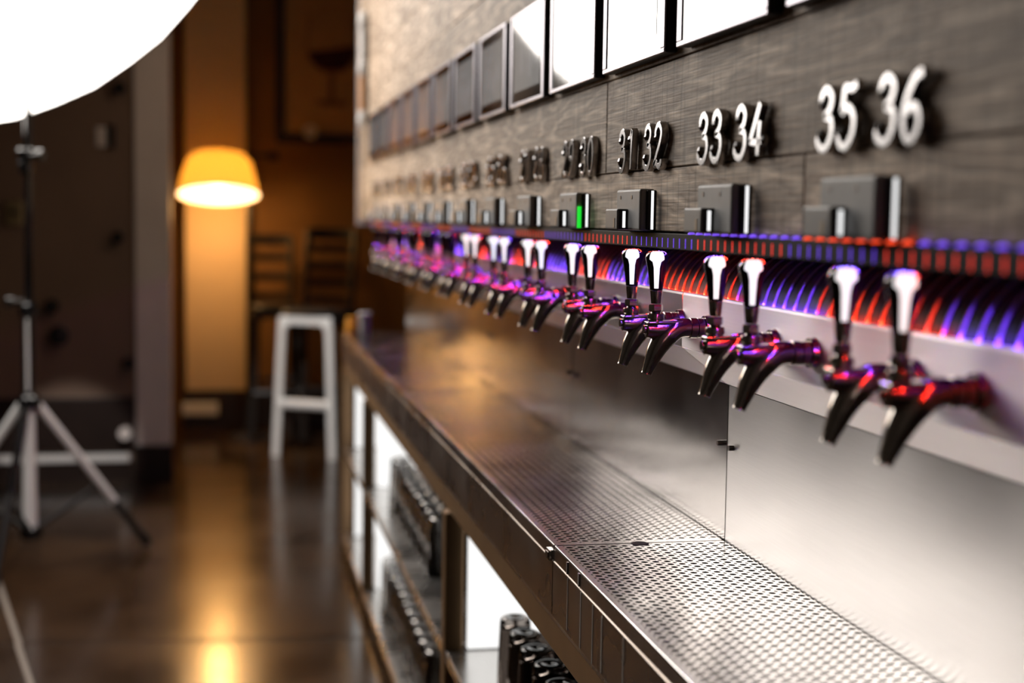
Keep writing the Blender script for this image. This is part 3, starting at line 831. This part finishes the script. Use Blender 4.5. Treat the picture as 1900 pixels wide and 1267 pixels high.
def leg(a, m, e, matm):
    l = MB().cyl(a, m, .020).build('leg', matm, st, smooth=True, autosmooth=.6)
    MB().cyl(m, e, .017).build('leg_end', 'black', l, smooth=True, autosmooth=.6)
    MB().cyl(Vector(e) + (Vector(m) - Vector(e)).normalized() * .05, e, .024).build('rubber_foot', 'black', l, smooth=True, autosmooth=.6)
    return l
def lerp(a, b_, t): return tuple(Vector(a).lerp(Vector(b_), t))
TOP = (-.888, 6.8, .755)
E1 = (-.385, 7.15, .02); leg((-.85, 6.82, .755), lerp((-.85, 6.82, .755), E1, .68), E1, 'white_paint')
E2 = (-.995, 6.42, .02); leg((-.90, 6.77, .755), lerp((-.90, 6.77, .755), E2, .5), E2, 'black_gloss')
E3 = (-1.42, 7.0, .02); leg((-.93, 6.82, .755), lerp((-.93, 6.82, .755), E3, .45), E3, 'white_paint')
for e in (E1, E2, E3):
    MB().cyl((-.889, 6.8, .165), lerp(TOP, e, .56), .013).build('brace', 'black', st, smooth=True, autosmooth=.6)

# ================================================================== FLOOR LAMP
lc = Vector((-.05, 10.42, 0))
lp = thing('floor_lamp', 'glowing amber floor lamp with cone shade on a swing arm', 'lamp', (.165, 10.62, 0))
MB().lathe((.165, 10.62, 0), [(.15, 0), (.15, .015), (.13, .025), (.02, .03)], 24).build('base', 'black', lp, smooth=True, autosmooth=.6)
MB().cyl((.165, 10.62, .02), (.165, 10.62, 2.10), .016).build('pole', 'black', lp, smooth=True, autosmooth=.6)
MB().cyl((.345, 10.66, 2.075), (-.05, 10.42, 2.075), .014).build('arm', 'black', lp, smooth=True, autosmooth=.6)
MB().cyl((.30, 10.655, 2.075), (.375, 10.67, 2.075), .032).build('counterweight', 'black', lp, smooth=True, autosmooth=.6)
shp = [(.285, 1.775), (.268, 1.86), (.250, 1.94), (.228, 2.01), (.195, 2.055)]
sh = MB().lathe(lc, shp, 32, cap=False).build('lamp_shade', 'shade', lp, smooth=True)
MB().lathe(lc, [(.2855, 1.772), (.2855, 1.785)], 32, cap=False).build('shade_rim', 'shade', sh)
MB().lathe(lc, [(.195, 2.055), (.12, 2.058), (.025, 2.060)], 32, cap=False).build('shade_cap', 'shade', lp, smooth=True)
MB().cyl((lc.x, lc.y, 2.07), (lc.x, lc.y, 1.99), .022).build('socket', 'brass', lp, smooth=True, autosmooth=.6)
tilt = Matrix.Translation((lc.x, lc.y, 1.93)) @ Matrix.Rotation(math.radians(-14), 4, 'X') @ Matrix.Translation((-lc.x, -lc.y, -1.93))
MB().lathe(lc, [(.283, 1.779), (.25, 1.776), (.15, 1.772), (.01, 1.770)], 32, cap=False).build('glowing_diffuser', 'lamp_diffuser', lp, smooth=True)
MB().lathe(lc, [(.012, 1.99), (.024, 1.965), (.032, 1.935), (.026, 1.905), (.010, 1.892)], 16).build('bulb', 'bulb', lp, smooth=True)
for o in list(lp.children):
    if o.name.split('.')[0] in ('shade_cap', 'lamp_shade', 'shade_rim', 'glowing_diffuser'):
        o.data.transform(Matrix.Translation(-Vector(lp['_w'])) @ tilt @ Matrix.Translation(Vector(lp['_w'])))
        for c_ in o.children: c_.data.transform(Matrix.Translation(-Vector(lp['_w'])) @ tilt @ Matrix.Translation(Vector(lp['_w'])))
pl = bpy.data.lights.new('bulb_light', 'POINT'); pl.energy = LAMP_POWER; pl.color = (1, .52, .14); pl.shadow_soft_size = .035
po = bpy.data.objects.new('bulb_light', pl); col.objects.link(po); po.location = (lc.x, lc.y, 1.93)
pl2 = bpy.data.lights.new('downlight', 'POINT'); pl2.energy = LAMP_POWER * .62; pl2.color = (1, .52, .16); pl2.shadow_soft_size = .06
po2 = bpy.data.objects.new('downlight', pl2); col.objects.link(po2); po2.location = (lc.x, lc.y + .02, 1.68)

# ================================================================== PICTURE
pc = thing('wine_picture', 'large black framed print of a red wine glass on back wall', 'picture', (.9, 11.18, 2.2))
X0, X1, Z0, Z1 = .378, 1.50, 2.200, 3.75
MB().box(X0 + .05, X1 - .05, 11.185, 11.198, Z0 + .06, Z1 - .06).build('print', 'print_ground', pc)
for (a, b_, c, d) in ((X0, X0 + .066, Z0, Z1), (X1 - .066, X1, Z0, Z1), (X0 + .066, X1 - .066, Z0, Z0 + .074), (X0 + .066, X1 - .066, Z1 - .074, Z1)):
    MB().box(a, b_, 11.15, 11.198, c, d).build('frame_rail', 'black_wood', pc, bevel=.006)
def disc(pts, y_, name, mat):
    b = MB(); k_ = len(pts)
    b.v = [(p[0], y_, p[1]) for p in pts] + [(p[0], y_ + .002, p[1]) for p in pts]
    b.f = [tuple(reversed(range(k_)))] + [(i, (i + 1) % k_, k_ + (i + 1) % k_, k_ + i) for i in range(k_)]
    return b.build(name, mat, pc)
wx = .805
outer = []
for t in range(21):
    th = -PI * t / 20; outer.append((wx + .185 * math.cos(th), 2.93 + .215 * math.sin(th)))
disc([(wx + .172, 2.955)] + [(wx + .185 * math.cos(-PI * t / 20), 2.90 + .145 * math.sin(-PI * t / 20)) for t in range(21)] + [(wx - .165, 2.90), (wx - .05, 2.915)], 11.183, 'wine', 'red_wine')
bowl = MB(); pts = []
for t in range(17):
    th = PI + PI * t / 16; pts.append((wx + .19 * math.cos(th), 11.184, 2.97 + .235 * math.sin(th)))
pts = [(wx - .165, 11.184, 3.18)] + pts + [(wx + .165, 11.184, 3.18)]
bowl.sweep(pts, .006, 6, up=(0, 1, 0)); bowl.build('glass_outline', 'print_line', pc)
MB().box(wx - .02, wx + .02, 11.1835, 11.185, 2.515, 2.742).build('stem', 'print_line', pc)
disc([(wx + .125 * math.cos(2 * PI * i / 20), 2.512 + .024 * math.sin(2 * PI * i / 20)) for i in range(20)], 11.183, 'foot', 'print_line')
MB().cyl((.640, 11.149, 2.287), (.640, 11.138, 2.287), .052, n=20).build('white_disc', 'white_plastic', pc, smooth=True, autosmooth=.6)  # plain white disc on the lower frame rail

# ================================================================== BAR STOOLS
def stool(name_label, cx, cy, rot, wid, dep, seat_z, back_z, white, slats):
    t = thing('bar_stool', name_label, 'stool', (cx, cy, 0), 'ladder-back bar stools')
    c, s_ = math.cos(rot), math.sin(rot)
    def W(x, y_, z): return (cx + x * c - y_ * s_, cy + x * s_ + y_ * c, z)
    def bar(a, b_, r, name, mat, parent=t, sx=1.0, up=(0, 0, 1), n=8):
        return MB().sweep([W(*a), W(*b_)], r, n, sx=sx, up=up).build(name, mat, parent, smooth=True, autosmooth=.7)
    wm = 'white_paint' if white else 'black_wood'
    hw, hd = wid / 2, dep / 2
    # seat
    b = MB(); pr = []
    for i in range(28):
        th = 2 * PI * i / 28; q = .38
        x = (abs(math.cos(th)) ** q) * math.copysign(1, math.cos(th)) * (hw + .02); y_ = (abs(math.sin(th)) ** q) * math.copysign(1, math.sin(th)) * (hd + .02)
        pr.append((x, y_))
    b.v = [W(x, y_, seat_z) for x, y_ in pr] + [W(x * 1.02, y_ * 1.02, seat_z + .018) for x, y_ in pr] + [W(x * .93, y_ * .93, seat_z + .04) for x, y_ in pr]
    for lv in range(2):
        for i in range(28): b.f.append((lv * 28 + i, lv * 28 + (i + 1) % 28, (lv + 1) * 28 + (i + 1) % 28, (lv + 1) * 28 + i))
    b.f.append(tuple(reversed(range(28)))); b.f.append(tuple(56 + i for i in range(28)))
    b.build('seat', 'black', t, smooth=True, autosmooth=.6)
    # apron, arched on the front
    ap = MB(); N = 12; prof = []
    for i in range(N + 1):
        x = -hw + wid * i / N; e = abs(2 * i / N - 1)
        prof.append((x, seat_z - .055 - .10 * max(0, e - .72) / .28))
    fr = -hd; base = 0
    for yy in (fr - .012, fr + .012):
        ap.v += [W(x, yy, z) for x, z in prof] + [W(x, yy, seat_z - .001) for x, z in prof]
    k_ = N + 1
    for i in range(N):
        ap.f.append((i, i + 1, k_ + i + 1, k_ + i)); o2 = 2 * k_
        ap.f.append((o2 + i + 1, o2 + i, o2 + k_ + i, o2 + k_ + i + 1)); ap.f.append((i, o2 + i, o2 + i + 1, i + 1))
    ap.build('front_apron', wm, t)
    bar((-hw, hd, seat_z - .04), (hw, hd, seat_z - .04), .03, 'rear_apron', 'black_wood', sx=1, up=(0, 0, 1))
    for sx in (-1, 1):
        bar((sx * hw, -hd, seat_z - .04), (sx * hw, hd, seat_z - .04), .028, 'side_apron', 'black_wood')
        bar((sx * (hw + .03), -hd - .02, 0), (sx * hw * .95, -hd, seat_z - .01), .027, 'leg', wm if sx > 0 or not white else wm)
        bar((sx * (hw + .02), hd + .03, 0), (sx * hw * .98, hd, seat_z), .024, 'leg', 'black_wood')
        bar((sx * hw * .98, hd, seat_z), (sx * (hw * 1.0), hd + .07, back_z), .022, 'back_post', 'black_wood')
        bar((sx * (hw + .015), -hd - .01, .30), (sx * (hw + .01), hd + .02, .30), .016, 'side_rung', 'black_wood')
    bar((-hw - .02, -hd - .013, .365), (hw + .02, -hd - .013, .365), .032, 'foot_rail', wm)
    bar((-hw - .01, hd + .02, .42), (hw + .01, hd + .02, .42), .016, 'rear_rung', 'black_wood')
    for i in range(slats):
        f_ = .16 + .84 * i / (slats - 1) - (.03 if i == slats - 1 else 0)
        z = seat_z + (back_z - seat_z) * f_; yy = hd + .07 * f_
        h_ = .026 if i < slats - 1 else .04
        a = MB(); pr = []
        for j in range(7):
            x = -hw + wid * j / 6; bow = .03 * (1 - (2 * j / 6 - 1) ** 2); pr.append((x, bow))
        for (x, bow) in pr:
            a.v += [W(x, yy + bow - .008, z - h_), W(x, yy + bow - .008, z + h_), W(x, yy + bow + .008, z + h_), W(x, yy + bow + .008, z - h_)]
        for j in range(6):
            for q in range(4): a.f.append((j * 4 + q, j * 4 + (q + 1) % 4, j * 4 + 4 + (q + 1) % 4, j * 4 + 4 + q))
        a.f += [(3, 2, 1, 0), (24, 25, 26, 27)]
        o = a.build('back_slat', 'black_wood', t, bevel=.004)
    return t
stool('black ladder-back bar stool with white painted front legs and foot rail', .612, 9.85, -.50, .36, .36, .965, 1.535, True, 5)
stool('all-black ladder-back bar stool behind, left of the white-legged one', .345, 10.52, .08, .30, .32, .96, 1.475, False, 4)

# ================================================================== SMALL THINGS
vt = thing('floor_vent', 'small white vent cover on dark baseboard under the lamp', 'vent', (-.19, 10.955, .11))
MB().box(-.326, -.061, 10.945, 10.964, .122, .222).build('cover', 'white_paint', vt, bevel=.006)
for i in range(3): MB().box(-.30, -.087, 10.943, 10.946, .145 + i * .024, .153 + i * .024).build('louvre', 'white_plastic', vt)
wallpegs = [(-.624, 2.39, .040, 'black', 'dark round wall peg high beside the white casing'), (-.642, 1.496, .038, 'black', 'dark round wall peg at mid height beside the casing'),
            (-1.031, 1.077, .045, 'black', 'dark round wall peg left of the brown wall, right of the stand'), (-.584, .729, .038, 'black', 'lowest dark round wall peg beside the casing'),
            (-.99, .90, .06, 'black', 'large dark wall knob low between stand and casing')]
for x, z, r, m, lab in wallpegs:
    t = thing('wall_peg', lab, 'peg', (x, 9.0, z), 'round pegs on the brown wall')
    MB().cyl((x, 8.998, z), (x, 8.95, z), r * .5, n=12).build('shaft', m, t, smooth=True, autosmooth=.6)
    MB().sweep([(x, 8.955, z), (x, 8.945, z), (x, 8.925, z), (x, 8.915, z)], [r * .75, r, r, r * .7], 16, up=(1, 0, 0)).build('cap', m, t, smooth=True, autosmooth=.6)
t = thing('wall_switch', 'small pale and dark switch box on upper brown wall', 'switch', (-.70, 8.99, 2.05))
MB().box(-.765, -.70, 8.975, 8.999, 2.04, 2.16).build('plate', 'casing', t, bevel=.005)
MB().box(-.70, -.655, 8.955, 8.999, 2.03, 2.17).build('body', 'black', t, bevel=.006)
t = thing('brass_box', 'little aged brass box on brown wall left of the stand pole', 'wall box', (-1.235, 8.99, 1.57))
MB().box(-1.29, -1.19, 8.955, 8.999, 1.56, 1.71).build('case', 'brass', t, bevel=.008)
MB().cyl((-1.24, 8.955, 1.635), (-1.24, 8.94, 1.635), .02).build('dial', 'black', t, smooth=True, autosmooth=.6)
t = thing('door_stop', 'short pale door stop poking from the dark baseboard', 'door stop', (-.60, 8.9, .311))
MB().cyl((-.604, 8.964, .311), (-.604, 8.86, .311), .028).build('rod', 'casing', t, smooth=True, autosmooth=.6)
MB().cyl((-.604, 8.862, .311), (-.604, 8.84, .311), .038).build('tip', 'casing', t, smooth=True, autosmooth=.6)

# slim fixture by the far end of the plank wall
t = thing('wall_fixture', 'slim wall fixture with white caps and amber lower tube at plank wall end', 'fixture', (.65, 7.25, 2.1))
MB().box(.690, .699, 7.20, 7.30, 2.12, 2.66).build('back_plate', 'dark_steel', t, bevel=.004)
MB().cyl((.676, 7.25, 2.42), (.676, 7.25, 2.58), .015).build('upper_tube', 'steel', t, smooth=True, autosmooth=.6)
MB().cyl((.676, 7.25, 2.17), (.676, 7.25, 2.36), .016).build('lower_tube', 'amber', t, smooth=True, autosmooth=.6)
for z in (2.62, 2.39, 2.135):
    MB().lathe((.676, 7.25, z), [(.006, -.05), (.020, -.035), (.023, 0), (.020, .035), (.006, .05)], 16).build('cap', 'white_plastic', t, smooth=True)

# cup and amber jar at the far end of the counter
t = thing('paper_cup', 'white cup standing on the far end of the steel counter', 'cup', (.66, 6.9, 1.0805))
MB().lathe((.66, 6.9, 1.0805), [(.022, 0), (.024, .003), (.031, .095), (.033, .098), (.030, .099), (.022, .01), (.001, .008)], 20, cap=False).build('cup_body', 'white_plastic', t, smooth=True)
MB().lathe((.66, 6.9, 1.0805), [(.033, .092), (.034, .095), (.034, .099), (.031, .101)], 20, cap=False).build('cup_rim', 'white_plastic', t, smooth=True)
t = thing('amber_jar', 'small amber jar at counter end beside the white cup', 'jar', (.60, 6.93, 1.0825))
MB().lathe((.60, 6.93, 1.0825), [(.026, 0), (.029, .004), (.029, .05), (.024, .058)], 20).build('jar_body', 'orange', t, smooth=True, autosmooth=.6)
MB().lathe((.60, 6.93, 1.0825), [(.026, .0585), (.027, .060), (.027, .072), (.024, .074)], 20).build('lid', 'orange', t, smooth=True, autosmooth=.6)
